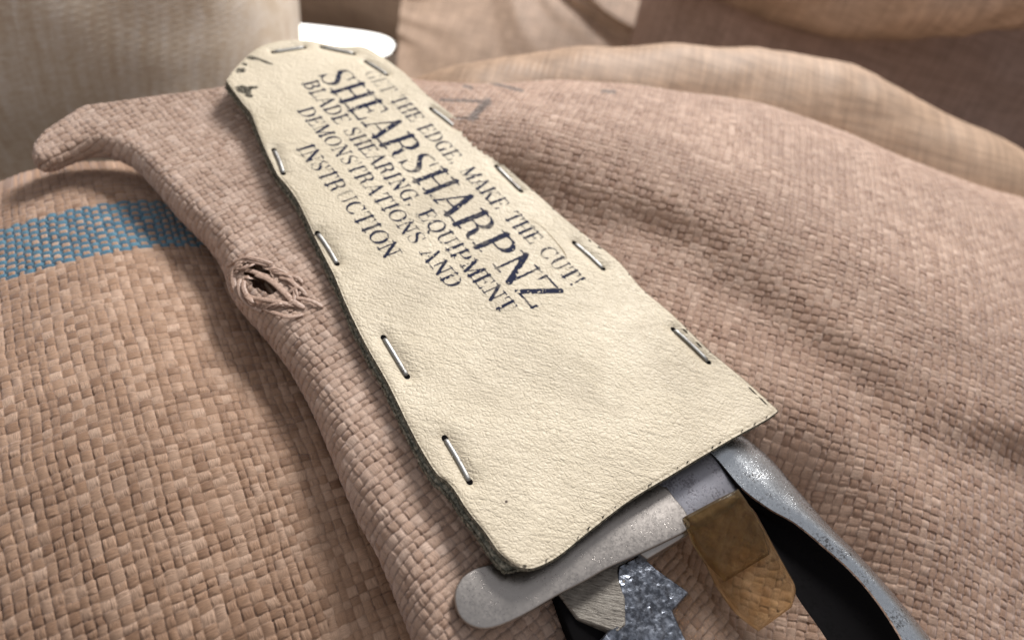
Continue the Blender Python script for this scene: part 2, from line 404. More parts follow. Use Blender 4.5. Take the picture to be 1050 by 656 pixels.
ctl = [px(*p) for p in [
    (45, 158, -1.9), (70, 150, -1.65), (95, 138, -1.45), (120, 132, -1.3), (120, 145, -1.3), (170, 150, -1.1), (220, 200, -.85), (260, 250, -.75), (300, 300, -.62), (340, 380, -.62), (380, 450, -.62), (420, 530, -.75), (450, 600, -.95), (480, 650, -1.15), (520, 720, -1.3),
    (180, 125, -1.15), (240, 130, -1.0), (290, 200, -.75), (350, 280, -.6), (420, 380, -.6), (480, 500, -.75), (540, 600, -1.5), (600, 640, -2.5), (620, 720, -2.9),
    (300, 100, -.8), (400, 200, -.7), (500, 300, -.65), (600, 420, -.9), (660, 560, -2.8), (720, 640, -3.5), (760, 700, -3.6)]]
hF = TPS(ctl, .03)
_y = np.linspace(0, 1, len(Ec)); RRs = np.interp(_y, [0, .22, .30, .36, .45, .6, 1], [.6, .45, .24, .24, .55, .85, .85])
def surfF(x, y):
    q = np.stack([x, y], -1).reshape(-1, 2); out = np.empty((len(q), 3))
    for a in range(0, len(q), 40000):
        b = q[a:a + 40000]; d2 = ((b[:, None] - Ec[None]) ** 2).sum(-1); k = d2.argmin(1)
        nn = En[k]; B0 = Ec[k]; rel = b - B0; d = (rel * nn).sum(1); tan = rel - nn * d[:, None]
        RR = RRs[k]; th = np.clip((RR - d) / RR, 0, math.radians(205))
        roll = d < RR
        hx = B0 + tan + nn * RR[:, None]; hz = hF(np.where(roll, hx[:, 0], b[:, 0]), np.where(roll, hx[:, 1], b[:, 1]))
        xy = np.where(roll[:, None], B0 + tan + nn * (RR - RR * np.sin(th))[:, None], b)
        out[a:a + 40000, :2] = xy; out[a:a + 40000, 2] = hz - np.where(roll, RR * (1 - np.cos(th)), 0)
    out[:, 2] += .05 * fbm(out[:, 0] * .35, out[:, 1] * .35, 31, 2)
    return out.reshape(*np.shape(x), 3)
HOLE = px(268, 290, -.95)
def keepF(P, U, V):
    # flap ends under the pouch; a torn hole sits on the roll
    hx = P[..., 0] - HOLE[0]; hy = P[..., 1] - HOLE[1]
    e1 = hx * math.cos(math.radians(-35)) + hy * math.sin(math.radians(-35)); e2 = -hx * math.sin(math.radians(-35)) + hy * math.cos(math.radians(-35))
    rag = .12 * vnoise(P[..., 0] * 5, P[..., 1] * 5, 77)
    hole = (e1 / .85) ** 2 + (e2 / .34) ** 2 < 1 + rag * 3
    nearest_ok = P[..., 0] * .643 + P[..., 1] * .766 < 13.0
    return ~hole & nearest_ok & (P[..., 2] > -4.5)
def dist_keep(P, U, V): return keepF(P, U, V)
def build_flap():
    ang = math.radians(-34); org = px(400, 450, -.6)[:2]
    def surf(x, y):
        P = surfF(x, y)
        return P
    def kp(P, U, V):
        k = keepF(P, U, V)
        # drop the cloth that has already turned right under the roll
        ca, sa = math.cos(ang), math.sin(ang)
        a = -24 + U * .27; b = -9 + V * .27
        x = org[0] + a * ca - b * sa; y = org[1] + a * sa + b * ca
        q = np.stack([x, y], -1)
        sh = x.shape; qq = q.reshape(-1, 2); dd = np.empty(len(qq))
        for s in range(0, len(qq), 40000):
            bq = qq[s:s + 40000]; d2 = ((bq[:, None] - Ec[None]) ** 2).sum(-1); kk = d2.argmin(1)
            dd[s:s + 40000] = ((bq - Ec[kk]) * En[kk]).sum(1) - (RRs[kk] - RRs[kk] * math.radians(200))
            far = np.sqrt(d2.min(1)) > np.abs(((bq - Ec[kk]) * En[kk]).sum(1)) + .6
            dd[s:s + 40000][far] = -99
        return k & (dd.reshape(sh) > 0)
    return weave_cloth('folded_sack', -24, 12, -9, 7, ang, org, surf, M_flap, None, KQ - 1, keepfn=kp, seed=9, ymin=60, pitch=.27)
flap = build_flap()
tag(flap, 'pinkish woven sack with a rolled hem and a frayed hole beside the leather pouch', 'sack')

# ---- big right sack -------------------------------------------------------------------------
ctl = [px(*p) for p in [
    (430, 250, -1.3), (400, 150, -.9), (420, 105, -.9), (380, 95, -1.2), (520, 320, -1.35), (600, 400, -1.5), (700, 520, -2.8), (640, 640, -3.3), (740, 640, -3.6), (700, 740, -3.6), (780, 540, -3.2), (800, 600, -3.4), (840, 640, -3.2),
    (455, 150, -.75), (500, 180, -.55), (560, 230, -.28), (620, 290, -.28), (680, 350, -.32), (760, 420, -.42), (800, 460, -.9), (880, 540, -1.35), (930, 600, -1.6), (990, 650, -2.0), (1050, 640, -2.2), (900, 740, -2.6), (1150, 700, -3.0),
    (520, 166, .0), (600, 188, .35), (660, 210, .45), (747, 258, .4), (802, 292, .3), (850, 345, .1), (900, 398, -.1), (960, 430, -.3), (1050, 448, -.5), (1150, 480, -1.0),
    (640, 250, .12), (700, 310, .05), (760, 350, .02), (830, 420, -.12), (900, 480, -.38), (980, 520, -.62), (1080, 560, -1.5),
    (480, 130, .0), (540, 140, .55), (620, 150, .9), (700, 180, 1.05), (780, 220, 1.05), (860, 270, .85), (940, 320, .55), (1050, 370, .1), (1150, 400, -.5),
    (470, 110, -.4), (560, 112, .2), (650, 118, .5), (760, 150, .7), (860, 190, .4), (960, 230, .0), (1050, 270, -.6), (1150, 330, -1.1)]]
for p in [(400, 84, -2.0), (430, 90, -1.7), (470, 92, -1.4), (560, 88, -1.2), (647, 93, -1.1), (771, 111, -1.1), (864, 142, -1.3), (957, 180, -1.6), (1050, 210, -2.0), (1150, 250, -2.6)]:
    q = px(*p); ctl.append(q); ctl.append(q + np.array([.6, 3.5, -3.2]))
hR = TPS(ctl, .03)
_cr = resample(catmull([px(*p)[:2] for p in [(440, 150, .3), (520, 160, .35), (570, 176, .5), (620, 193, .7), (660, 209, .8), (705, 230, .8), (750, 258, .75), (800, 288, .65), (850, 335, .4), (900, 385, .2), (960, 422, .0), (1050, 446, -.2), (1160, 476, -.6)]], 8), 160)
_cn = np.gradient(_cr, axis=0); _cn = np.stack([-_cn[:, 1], _cn[:, 0]], 1); _cn /= np.linalg.norm(_cn, axis=1, keepdims=True)
def surfR(x, y):
    q = np.stack([np.ravel(x), np.ravel(y)], 1); cd_ = np.empty(len(q))
    for a in range(0, len(q), 60000):
        b_ = q[a:a + 60000]; k = ((b_[:, None] - _cr[None]) ** 2).sum(-1).argmin(1); cd_[a:a + 60000] = ((b_ - _cr[k]) * _cn[k]).sum(1)
    cd_ = cd_.reshape(np.shape(x)); cd_ = cd_ + .35 * vnoise(np.asarray(x) * .5, np.asarray(y) * .5, 90)
    step = .38 * np.tanh((cd_ + .35) / .8)
    z = hR(x, y) + step + .4 * .10 * fbm(x * .22 + 3, y * .22, 41, 3)
    return np.stack([x, y, z], -1)
def seg_d(X, Y, a, b):
    a = np.array(a, float); b = np.array(b, float); d = b - a; t = np.clip(((X - a[0]) * d[0] + (Y - a[1]) * d[1]) / (d @ d), 0, 1)
    return np.hypot(X - a[0] - t * d[0], Y - a[1] - t * d[1])
def inkR(X, Y):
    m = np.zeros_like(X)
    for a, b, w in [((493, 83), (536, 94), 1.6), ((452, 103), (502, 105), 1.5), ((500, 105), (484, 121), 4.2), ((466, 122), (490, 122), 1.3), ((476, 89), (484, 91), 1.6), ((618, 94), (630, 95), 1.8)]:
        m = np.maximum(m, np.clip(1.3 - seg_d(X, Y, a, b) / w, 0, 1))
    return np.clip(m * 1.3, 0, 1)
def keepR(P, U, V):
    return (P[..., 2] > -4.2) & (P[..., 0] * .643 + P[..., 1] * .766 > 9.5)
right = weave_cloth('bulging_sack', -20, 32, -18, 25, math.radians(-6), px(700, 400, -.5)[:2], surfR, M_right, None, KQ if QUICK else 10,
                    keepfn=keepR, ink=inkR, seed=21, pitch=.28, A=.043, B=.045)
tag(right, 'large pink brown woven sack bulging to the right of the pouch with faint grey lettering', 'sack')

# ------------------------------------------------------------------ sacks behind (out of focus)
def far_sheet(name, ctlp, mat, step=.35, box=None, zmin=-40, wr=.25, seed=1, wf=.2, folds=None):
    h = TPS(ctlp, .05); x = np.arange(box[0], box[1], step); y = np.arange(box[2], box[3], step)
    X, Y = np.meshgrid(x, y, indexing='ij'); Z = h(X, Y) + wr * fbm(X * wf, Y * wf, seed, 4)
    if folds:
        for (ax, ay), (bx, by), w, hh in folds:
            Z = Z + hh * np.exp(-(seg_d(X, Y, (ax, ay), (bx, by)) / w) ** 2)
    P = np.stack([X, Y, Z], -1); q = grid_faces(*X.shape, keep=Z > zmin)
    V, q = compact(P.reshape(-1, 3), q)
    return np_mesh(name, V, q, mat)
def pillow(name, c, rad, rot, mat, seed=1, wr=.9, wf=.12, e=.8, creases=()):
    nu, nv = 150, 110; u = np.linspace(0, 2 * np.pi, nu + 1); v = np.linspace(-np.pi / 2, np.pi / 2, nv)
    U, Vv = np.meshgrid(u, v, indexing='ij'); sp = lambda t: np.sign(t) * np.abs(t) ** e
    d = np.stack([sp(np.cos(Vv)) * sp(np.cos(U)), sp(np.cos(Vv)) * sp(np.sin(U)), sp(np.sin(Vv))], -1)
    P = d * np.array(rad); nrm = d / (np.linalg.norm(d, axis=-1, keepdims=True) + 1e-9)
    disp = wr * (fbm(P[..., 0] * wf + 50, P[..., 2] * wf + P[..., 1] * wf * .6 + 50, seed, 4) + .6 * fbm(P[..., 1] * wf * 1.7 + 9, P[..., 2] * wf * .8 + 20, seed + 9, 3))
    P = P + nrm * disp[..., None]
    P[-1] = P[0]
    M = np.array(__import__('mathutils').Euler([math.radians(a) for a in rot]).to_matrix())
    P = P @ M.T + np.array(c)
    return np_mesh(name, P.reshape(-1, 3), grid_faces(*U.shape), mat)

M_f1 = far_fabric('tan far sack', (.38, .265, .185), (.32, .215, .145))
M_f2 = far_fabric('beige far sack', (.72, .64, .54), (.64, .55, .45))
M_f3 = far_fabric('brown far sack', (.55, .41, .32), (.46, .33, .25))
M_f4 = far_fabric('rose brown far sack', (.47, .345, .265), (.40, .29, .215))
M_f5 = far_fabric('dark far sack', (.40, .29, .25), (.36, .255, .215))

# second ridge behind the right sack
ctl = []
for (x, y, z) in [(400, 92, -4.), (430, 78, -3.0), (462, 68, -2.4), (520, 52, -1.6), (585, 43, -1.2), (680, 41, -1.0), (771, 46, -1.0), (864, 62, -1.2), (926, 90, -1.6), (1000, 130, -2.2), (1050, 155, -2.6), (1150, 215, -3.4), (1250, 260, -4)]:
    q = px(x, y, z); ctl += [q, q + np.array([.4, 3.5, -3.4]), q + np.array([.8, 7, -8.]), q + np.array([-.2, -3.2, .25]), q + np.array([-.4, -6.4, -1.2]), q + np.array([-.4, -9.4, -4.2])]
tan_ridge = far_sheet('ridged_sack', ctl, M_f1, .4, (-14, 44, 15, 56), zmin=-9, wr=.25, seed=5)
tag(tan_ridge, 'tan sack rising as a smooth ridge behind the pink brown one', 'sack')

# ------------------------------------------------------------------ floor
fl = py_mesh('floor', [(-600, -300, -60), (600, -300, -60), (600, 900, -60), (-600, 900, -60)], [(0, 1, 2, 3)], plain('dusty floor', (.16, .12, .09), .9))
tag(fl, kind='structure')

# ------------------------------------------------------------------ leather pouch
Lpx = [(232, 82), (247, 102), (258, 116), (268, 142), (277, 162), (285, 178), (298, 194), (307, 208), (324, 243), (342, 280), (354, 309), (373, 348), (398, 392), (422, 441), (446, 482), (463, 498), (480, 524), (497, 545), (512, 566), (526, 578)]
Mpx = [(526, 578), (535, 582), (550, 581), (573, 569), (604, 544), (646, 512), (684, 489), (722, 466), (756, 446), (785, 430), (799, 420)]
Rpx = [(399, 62), (414, 74), (440, 100), (472, 124), (498, 147), (520, 171), (553, 200), (586, 230), (632, 266), (658, 295), (689, 321), (727, 356), (765, 388), (799, 420)]
Tpx = [(232, 82), (243, 68), (263, 51), (284, 43), (313, 41), (347, 45), (375, 46), (399, 62)]
staple_px = [((281, 153), (290, 176)), ((326, 238), (345, 268)), ((394, 345), (417, 383)), ((457, 449), (481, 492)),
             ((376, 61), (396, 75)), ((443, 112), (466, 129)), ((510, 170), (534, 194)), ((590, 249), (618, 274)), ((692, 337), (727, 368)),
             ((281, 53.5), (311, 48)), ((331, 47), (362, 52))]
stp = [(px(*a)[:2], px(*b)[:2]) for a, b in staple_px]
U_DIR = np.array([math.cos(math.radians(-40.5)), math.sin(math.radians(-40.5))]); V_DIR = np.array([-U_DIR[1], U_DIR[0]])
def zp(x, y):                               # the gentle shape of the upper leather
    u = x * U_DIR[0] + y * U_DIR[1]; v = x * V_DIR[0] + y * V_DIR[1]
    z = .05 * np.sin(u * .55 + .8) * np.cos(v * .35) + .05 * fbm(x * .3, y * .3, 61, 2)
    for a, b in stp:
        d = seg_d(x, y, a, b); z = z - .10 * np.exp(-(d / .26) ** 2)
    return z
def outl(pts, m): return resample(catmull([px(*p)[:2] for p in pts], 8), m)
NU, NV = 300, 130
Lc, Rc, Tc, Mc = outl(Lpx, NU), outl(Rpx, NU), outl(Tpx, NV), outl(Mpx, NV)
def coons(Lc, Rc, Tc, Mc):
    s = np.linspace(0, 1, len(Lc))[:, None, None]; t = np.linspace(0, 1, len(Tc))[None, :, None]
    return (1 - t) * Lc[:, None] + t * Rc[:, None] + (1 - s) * Tc[None] + s * Mc[None] - ((1 - s) * (1 - t) * Lc[0] + (1 - s) * t * Rc[0] + s * (1 - t) * Lc[-1] + s * t * Rc[-1])
G = coons(Lc, Rc, Tc, Mc)
pouch = empty('leather_pouch', px(480, 300, -.5))
tag(pouch, 'cream leather shear pouch stapled at both edges and stamped with serif lettering', 'pouch')
def border_loop(nu, nv):
    i = np.arange(nu * nv).reshape(nu, nv)
    return np.r_[i[:, 0], i[-1, 1:], i[-2::-1, -1], i[0, -2:0:-1]]
def panel(name, G, ztop, thick, mat_top, mat_side, rings=5, jit=.03, rim=.05, seed=0, zfun=None, wear=False):
    nu, nv = G.shape[:2]
    Z = ztop + (zfun(G[..., 0], G[..., 1]) if zfun else 0 * G[..., 0])
    # rounded rim: distance to the border in cm
    loop = border_loop(nu, nv); B = G.reshape(-1, 2)[loop]
    near = np.zeros((nu, nv), bool); near[:6] = near[-6:] = True; near[:, :6] = near[:, -6:] = True
    dd = np.full((nu, nv), 9.); idx = np.argwhere(near)
    for s in range(0, len(idx), 3000):
        k = idx[s:s + 3000]; g = G[k[:, 0], k[:, 1]]; dd[k[:, 0], k[:, 1]] = np.sqrt(((g[:, None] - B[None]) ** 2).sum(-1).min(1))
    Z = Z - rim * np.clip(1 - dd / (rim * 1.6), 0, 1) ** 2
    P = np.concatenate([G, Z[..., None]], -1).reshape(-1, 3)
    q = grid_faces(nu, nv)
    top = P[loop]; m = len(loop)
    # outward normal of the outline
    t = np.roll(top[:, :2], -1, 0) - np.roll(top[:, :2], 1, 0); on = np.stack([-t[:, 1], t[:, 0]], 1); on /= np.linalg.norm(on, axis=1, keepdims=True) + 1e-9
    ctr = G.reshape(-1, 2).mean(0)
    if ((top[:, :2] - ctr) * on).sum() < 0: on = -on
    Vs = [P]; base = len(P); faces = []; r = np.random.default_rng(seed)
    th = thick if np.ndim(thick) else np.full(m, thick)
    prev = loop
    for k in range(1, rings + 1):
        f = k / rings
        off = jit * (r.random(m) - .3) * (1 if k < rings else .3)
        V = top.copy(); V[:, 2] -= th * f; V[:, :2] += on * (off + .02 * np.sin(f * np.pi))[:, None]
        Vs.append(V); cur = base + np.arange(m); base += m
        faces.append(np.stack([prev, np.roll(prev, -1), np.roll(cur, -1), cur], 1)); prev = cur
    # underside: copy of the grid
    U = P.copy(); U[:, 2] -= (th.mean() if np.ndim(thick) == 0 else th.min()) * .999
    U = P.copy(); U[:, 2] -= th.min() * 1.0 - .002
    q2 = q[:, ::-1] + base; Vs.append(U)
    V = np.vstack(Vs); sf = np.vstack(faces)
    allq = np.vstack([q, sf, q2])
    wr_ = np.zeros(len(V))
    if wear:                                   # handling grime: handled rim and rust bloom round the staples
        e = np.exp(-np.clip(dd, 0, 5) / .10) * .6
        for a_, b_ in stp: e = np.maximum(e, .8 * np.exp(-(np.maximum(seg_d(G[..., 0], G[..., 1], a_, b_) - .05, 0) / .10) ** 1.3))
        wr_[:nu * nv] = e.ravel()
    o = np_mesh(name, V, allq, None, pouch, dict(tone=np.stack([wr_] * 3, -1)))
    o.data.materials.append(mat_top); o.data.materials.append(mat_side)
    mi = np.zeros(len(allq), dtype=np.int32); mi[len(q):] = 1
    o.data.polygons.foreach_set('material_index', mi)
    return o
panel('front_panel', G, 0., .20, M_leather, M_suede, seed=1, zfun=zp, wear=True)
# back panel: slightly larger towards the left so its raw edge shows, open at the mouth
Lb = Lc.copy(); tt = np.linspace(0, 1, NU)
wob = .05 + .10 * np.clip(tt * 1.4 - .35, 0, 1) + .05 * vnoise(tt * 30, tt * 0 + .5, 8)
Lb = Lb - V_DIR * wob[:, None]
Mb = Mc - U_DIR * (.75 * np.sin(np.linspace(0, np.pi, NV)) ** .6)[:, None]; Mb = Mb + (Lb[-1] - Mb[0]) * (1 - np.linspace(0, 1, NV))[:, None] ** 3
Tb = Tc + (Lb[0] - Tc[0]) * (1 - np.linspace(0, 1, NV))[:, None] ** 3
Gb = coons(Lb, Rc - V_DIR * .03, Tb, Mb)
def zback(x, y):
    e = px(660, 500)[:2]; d = np.hypot(x - e[0], y - e[1])
    return zp(x, y) - .55 * np.exp(-(d / 3.2) ** 2)
panel('back_panel', Gb, -.205, .17, M_suede, M_suede, seed=2, jit=.07, zfun=zback)

# staples
def tube(name, pts, rad, mat, parent=None, flat=1., sides=8, up=(0, 0, 1)):
    P = np.asarray(pts, float); m = len(P); T = np.gradient(P, axis=0); T /= np.linalg.norm(T, axis=1, keepdims=True) + 1e-9
    up = np.array(up, float); rad = np.broadcast_to(rad, (m,)); V = []
    for i in range(m):
        s = np.cross(T[i], up); s /= np.linalg.norm(s) + 1e-9; w = np.cross(s, T[i])
        for k in range(sides):
            a = 2 * math.pi * k / sides; V.append(P[i] + rad[i] * (s * math.cos(a) + w * math.sin(a) * flat))
    F_ = [[i * sides + k, i * sides + (k + 1) % sides, (i + 1) * sides + (k + 1) % sides, (i + 1) * sides + k] for i in range(m - 1) for k in range(sides)]
    V = np.array(V); V = np.vstack([V, P[0], P[-1]]); c0, c1 = len(V) - 2, len(V) - 1
    F_ += [[c0, (k + 1) % sides, k, k] for k in range(0)]
    bmF = F_ + [tuple([k for k in range(sides)][::-1]), tuple([(m - 1) * sides + k for k in range(sides)])]
    return py_mesh(name, V, bmF, mat, parent, smooth=True)
_q = np.random.default_rng(4)
for a, b in stp:
    bnd = _q.uniform(-.035, .035); lf = _q.uniform(.03, .065); d = b - a; Ls = np.linalg.norm(d); pts = []
    for t in [0, .02, .06, .14, .3, .5, .7, .86, .94, .98, 1]:
        p = a + d * t + np.array([-d[1], d[0]]) / Ls * bnd * math.sin(math.pi * t); s = min(t, 1 - t)
        pts.append([p[0], p[1], float(zp(np.array(p[0]), np.array(p[1]))) + (lf if s >= .06 else (.02 if s > .01 else -.05))])
    tube('staple', pts, .078, M_staple, pouch, flat=.5)
    # punched slits where the legs enter
    for e, sgn in ((a, -1), (b, 1)):
        dn = d / Ls; pn = np.array([-dn[1], dn[0]]); c = e + dn * sgn * .03; ring = []
        for k in range(10):
            an = 2 * math.pi * k / 10; q = c + dn * math.cos(an) * .12 + pn * math.sin(an) * .10
            ring.append([q[0], q[1], float(zp(np.array(q[0]), np.array(q[1]))) + .004])
        py_mesh('staple_hole', ring, [tuple(range(10))], M_black, pouch)

# ------------------------------------------------------------------ lettering: a didone roman drawn as strokes and stamped as a thin ink film
TH, TN = .162, .074   # thick and hairline half...full widths, cap height = 1
def arc(cx, cy, rx, ry, a0, a1, m=14): return [(cx + rx * math.cos(math.radians(a0 + (a1 - a0) * k / m)), cy + ry * math.sin(math.radians(a0 + (a1 - a0) * k / m))) for k in range(m + 1)]
def st(x, y0=0., y1=1., w=TH): return [((x, y0, w), (x, y1, w))]
def sf_(x, y, l=.17): return [((x - l, y + (TN / 2 if y == 0 else -TN / 2), TN), (x + l, y + (TN / 2 if y == 0 else -TN / 2), TN))]
def ln(x0, y0, x1, y1, w0=TN, w1=None): return [((x0, y0, w0), (x1, y1, w1 if w1 is not None else w0))]
def bow(cx, cy, rx, ry, a0, a1, m=20, thick=TH, ph=0):
    P = arc(cx, cy, rx, ry, a0, a1, m); out = []
    W = [TN + (thick - TN) * abs(math.cos(math.radians(a0 + (a1 - a0) * k / m + ph))) ** 1.6 for k in range(m + 1)]
    for k in range(m): out.append(((*P[k], W[k]), (*P[k + 1], W[k + 1])))
    return out
def tick(x, y0, y1, w0=TN, w1=.09): return ln(x, y0, x, y1, w1, w0)
def pathw(pts): 
    c = catmull(pts, 6); return [(tuple(c[i]), tuple(c[i + 1])) for i in range(len(c) - 1)]
GL = {
 'I': (.42, st(.21) + sf_(.21, 0) + sf_(.21, 1)),
 'H': (.86, st(.18) + st(.68) + ln(.18, .5, .68, .5) + sf_(.18, 0) + sf_(.18, 1) + sf_(.68, 0) + sf_(.68, 1)),
 'E': (.74, st(.18) + sf_(.18, 0) + sf_(.18, 1) + ln(.18, .022, .66, .022) + ln(.18, .978, .63, .978) + ln(.18, .52, .48, .52) + ln(.64, .02, .67, .27, .10, .03) + ln(.61, .98, .64, .75, .10, .03) + ln(.48, .42, .48, .62, .05)),
 'L': (.70, st(.18) + sf_(.18, 0) + sf_(.18, 1) + ln(.18, .022, .62, .022) + ln(.60, .02, .64, .30, .10, .03)),
 'T': (.76, st(.38) + sf_(.38, 0) + ln(.06, .978, .70, .978) + ln(.07, .98, .05, .72, .10, .03) + ln(.69, .98, .71, .72, .10, .03)),
 'A': (.84, ln(.40, .98, .12, .02) + ln(.42, 1., .70, 0., TH) + ln(.21, .33, .58, .33) + sf_(.11, 0, .13) + sf_(.70, 0, .15)),
 'N': (.84, ln(.17, 0, .17, 1, TN) + ln(.17, 1, .68, .02, TH) + ln(.68, 0, .68, 1, TN) + sf_(.17, 0, .14) + sf_(.10, 1, .10) + sf_(.68, 1, .14)),
 'M': (1.0, ln(.16, 0, .16, 1, TN) + ln(.18, 1, .48, .02, TH) + ln(.48, .02, .80, 1., TN) + st(.82) + sf_(.16, 0, .13) + sf_(.82, 0) + sf_(.10, 1, .09) + sf_(.86, 1, .13)),
 'Z': (.76, ln(.62, .98, .12, .02, TH) + ln(.08, .978, .66, .978) + ln(.08, .022, .68, .022) + ln(.09, .98, .06, .70, .10, .03) + ln(.67, .02, .71, .30, .10, .03)),
 'P': (.74, st(.18) + sf_(.18, 0) + sf_(.18, 1) + ln(.18, .978, .40, .978) + ln(.18, .48, .40, .48) + bow(.40, .73, .24, .25, -90, 90)),
 'R': (.84, st(.18) + sf_(.18, 0) + sf_(.18, 1) + ln(.18, .978, .40, .978) + ln(.18, .50, .42, .50) + bow(.40, .74, .23, .238, -90, 90) + pathw([(.42, .50, .04), (.56, .42, .12), (.60, .22, .15), (.64, .05, .10), (.76, .02, .04), (.82, .10, .03)])),
 'B': (.78, st(.18) + sf_(.18, 0) + sf_(.18, 1) + ln(.18, .978, .38, .978) + ln(.18, .52, .40, .52) + ln(.18, .022, .40, .022) + bow(.38, .75, .21, .23, -90, 90) + bow(.40, .27, .25, .25, -90, 90)),
 'D': (.84, st(.18) + sf_(.18, 0) + sf_(.18, 1) + ln(.18, .978, .38, .978) + ln(.18, .022, .38, .022) + bow(.37, .5, .35, .48, -90, 90)),
 'O': (.86, bow(.43, .5, .34, .485, 0, 360, 40)),
 'Q': (.86, bow(.43, .5, .34, .485, 0, 360, 40) + pathw([(.36, .10, .03), (.48, .02, .10), (.58, -.16, .12), (.74, -.20, .04)])),
 'C': (.80, bow(.43, .5, .34, .485, 50, 318, 34) + ln(.68, .98, .69, .68, .09, .03) + sf_(.66, .98, .02)),
 'G': (.86, bow(.43, .5, .34, .485, 50, 300, 34) + ln(.68, .98, .69, .68, .09, .03) + ln(.66, .06, .66, .42, TH) + ln(.52, .44, .80, .44, TN)),
 'U': (.84, st(.18, .34, 1) + ln(.68, .34, .68, 1, TN) + bow(.43, .34, .25, .325, 180, 360, 20, TH * .8) + sf_(.18, 1) + sf_(.68, 1, .13)),
 'K': (.86, st(.18) + sf_(.18, 0) + sf_(.18, 1) + ln(.22, .40, .64, .98, TN) + ln(.38, .60, .70, .02, TH) + sf_(.64, 1, .14) + sf_(.72, 0, .15)),
 'S': (.66, pathw([(.55, .76, .03), (.50, .92, .05), (.34, .975, .05), (.16, .90, .09), (.13, .72, .15), (.26, .58, .17), (.42, .46, .17), (.54, .30, .15), (.50, .11, .09), (.34, .025, .05), (.17, .06, .05), (.10, .26, .04)]) + ln(.56, .98, .56, .70, .05) + ln(.09, .02, .09, .30, .05)),
 ',': (.34, [((.15, .06, .15), (.15, .08, .15))] + ln(.18, .06, .10, -.16, .07, .03)),
 '.': (.30, [((.15, .07, .15), (.15, .075, .15))]),
 '!': (.36, ln(.17, .96, .17, .30, .17, .05) + [((.17, .07, .15), (.17, .075, .15))]),
 ' ': (.42, []),
}
def text_line(name, txt, p0, p1, top, res=.016, seed=0, fades=(), wscale=1., thick=1.):
    """p0,p1 = world xy of the two ends of the baseline, top = cap height in cm"""
    adv = []; x = 0; tr = .05
    for ch in txt: adv.append(x); x += GL[ch][0] + tr
    total = x - tr; d = p1 - p0; Lw = np.linalg.norm(d); ux = d / Lw; uy = np.array([-ux[1], ux[0]]); sx = Lw / total
    nx, ny = int(Lw / res) + 30, int(top * 1.5 / res); ox, oy = -10 * res, -.26 * top
    gx, gy = np.meshgrid(ox + np.arange(nx) * res, oy + np.arange(ny) * res, indexing='ij')
    ink = np.zeros((nx, ny)); fade = np.ones((nx, ny))
    wob = .012 * vnoise(gx * 9, gy * 9, seed + 2) * top + .006 * vnoise(gx * 30, gy * 30, seed + 3)
    for ch, a in zip(txt, adv):
        ix0 = max(0, int((a * sx - .3 * sx - ox) / res)); ix1 = min(nx, int(((a + GL[ch][0] + .3) * sx - ox) / res) + 1)
        X = gx[ix0:ix1]; Y = gy[ix0:ix1]; W = wob[ix0:ix1]
        for (x0, y0, w0), (x1, y1, w1) in GL[ch][1]:
            A_ = np.array([(a + x0) * sx, y0 * top]); B_ = np.array([(a + x1) * sx, y1 * top]); dd = B_ - A_; l2 = dd @ dd + 1e-9
            t = np.clip(((X - A_[0]) * dd[0] + (Y - A_[1]) * dd[1]) / l2, 0, 1)
            w = (w0 + (w1 - w0) * t) * top * thick * .5 * (.93 + .14 * (abs(dd[0]) < abs(dd[1])))
            dist = np.hypot(X - A_[0] - t * dd[0], Y - A_[1] - t * dd[1]) + W
            ink[ix0:ix1] = np.maximum(ink[ix0:ix1], (dist < np.maximum(w, .021)))
    for (c0, c1, amt) in fades:                 # characters where the stamp hardly printed
        f0 = adv[c0] * sx; f1 = (adv[min(c1, len(adv) - 1)] + .6) * sx
        fade = np.where((gx > f0 - .05) & (gx < f1), amt, fade)
    patch = vnoise(gx * 2.3, gy * 2.3, seed + 11) * .5 + vnoise(gx * 6, gy * 6, seed + 12) * .35
    tone = np.clip(1.05 + patch * .9, .3, 1.) * fade
    drop = (vnoise(gx * 14, gy * 14, seed + 13) * .6 + patch * .7) > .60
    xy = p0 + gx[..., None] * ux + gy[..., None] * uy
    P = np.concatenate([xy, (zp(xy[..., 0], xy[..., 1]) + .006)[..., None]], -1)
    q = grid_faces(nx, ny, keep=(ink > 0) & ~drop)
    tn = np.stack([tone, tone, tone], -1).reshape(-1, 3)
    V, q, tn = compact(P.reshape(-1, 3), q, tn)
    return np_mesh(name, V, q, M_ink, pouch, dict(tone=tn), smooth=False)
P2 = lambda x, y: px(x, y)[:2]
text_line('stamped_lettering', 'SHEARSHARPNZ', P2(325, 76.5), P2(547, 319) , 1.42, seed=1, thick=1.0)
text_line('stamped_lettering', 'GET THE EDGE, MAKE THE CUT!', P2(372, 75), P2(587, 296), .68, seed=20, fades=((0, 2, .45), (22, 24, .7)), thick=1.1)
text_line('stamped_lettering', 'BLADE SHEARING, EQUIPMENT', P2(309, 85), P2(515, 323), .67, seed=40, thick=1.2)
text_line('stamped_lettering', 'DEMONSTRATIONS AND', P2(304.5, 112), P2(461, 297), .64, seed=60, thick=1.2)
text_line('stamped_lettering', 'INSTRUCTION', P2(303, 151.5), P2(396, 266), .67, seed=80, fades=((5, 5, .25),), thick=1.2)

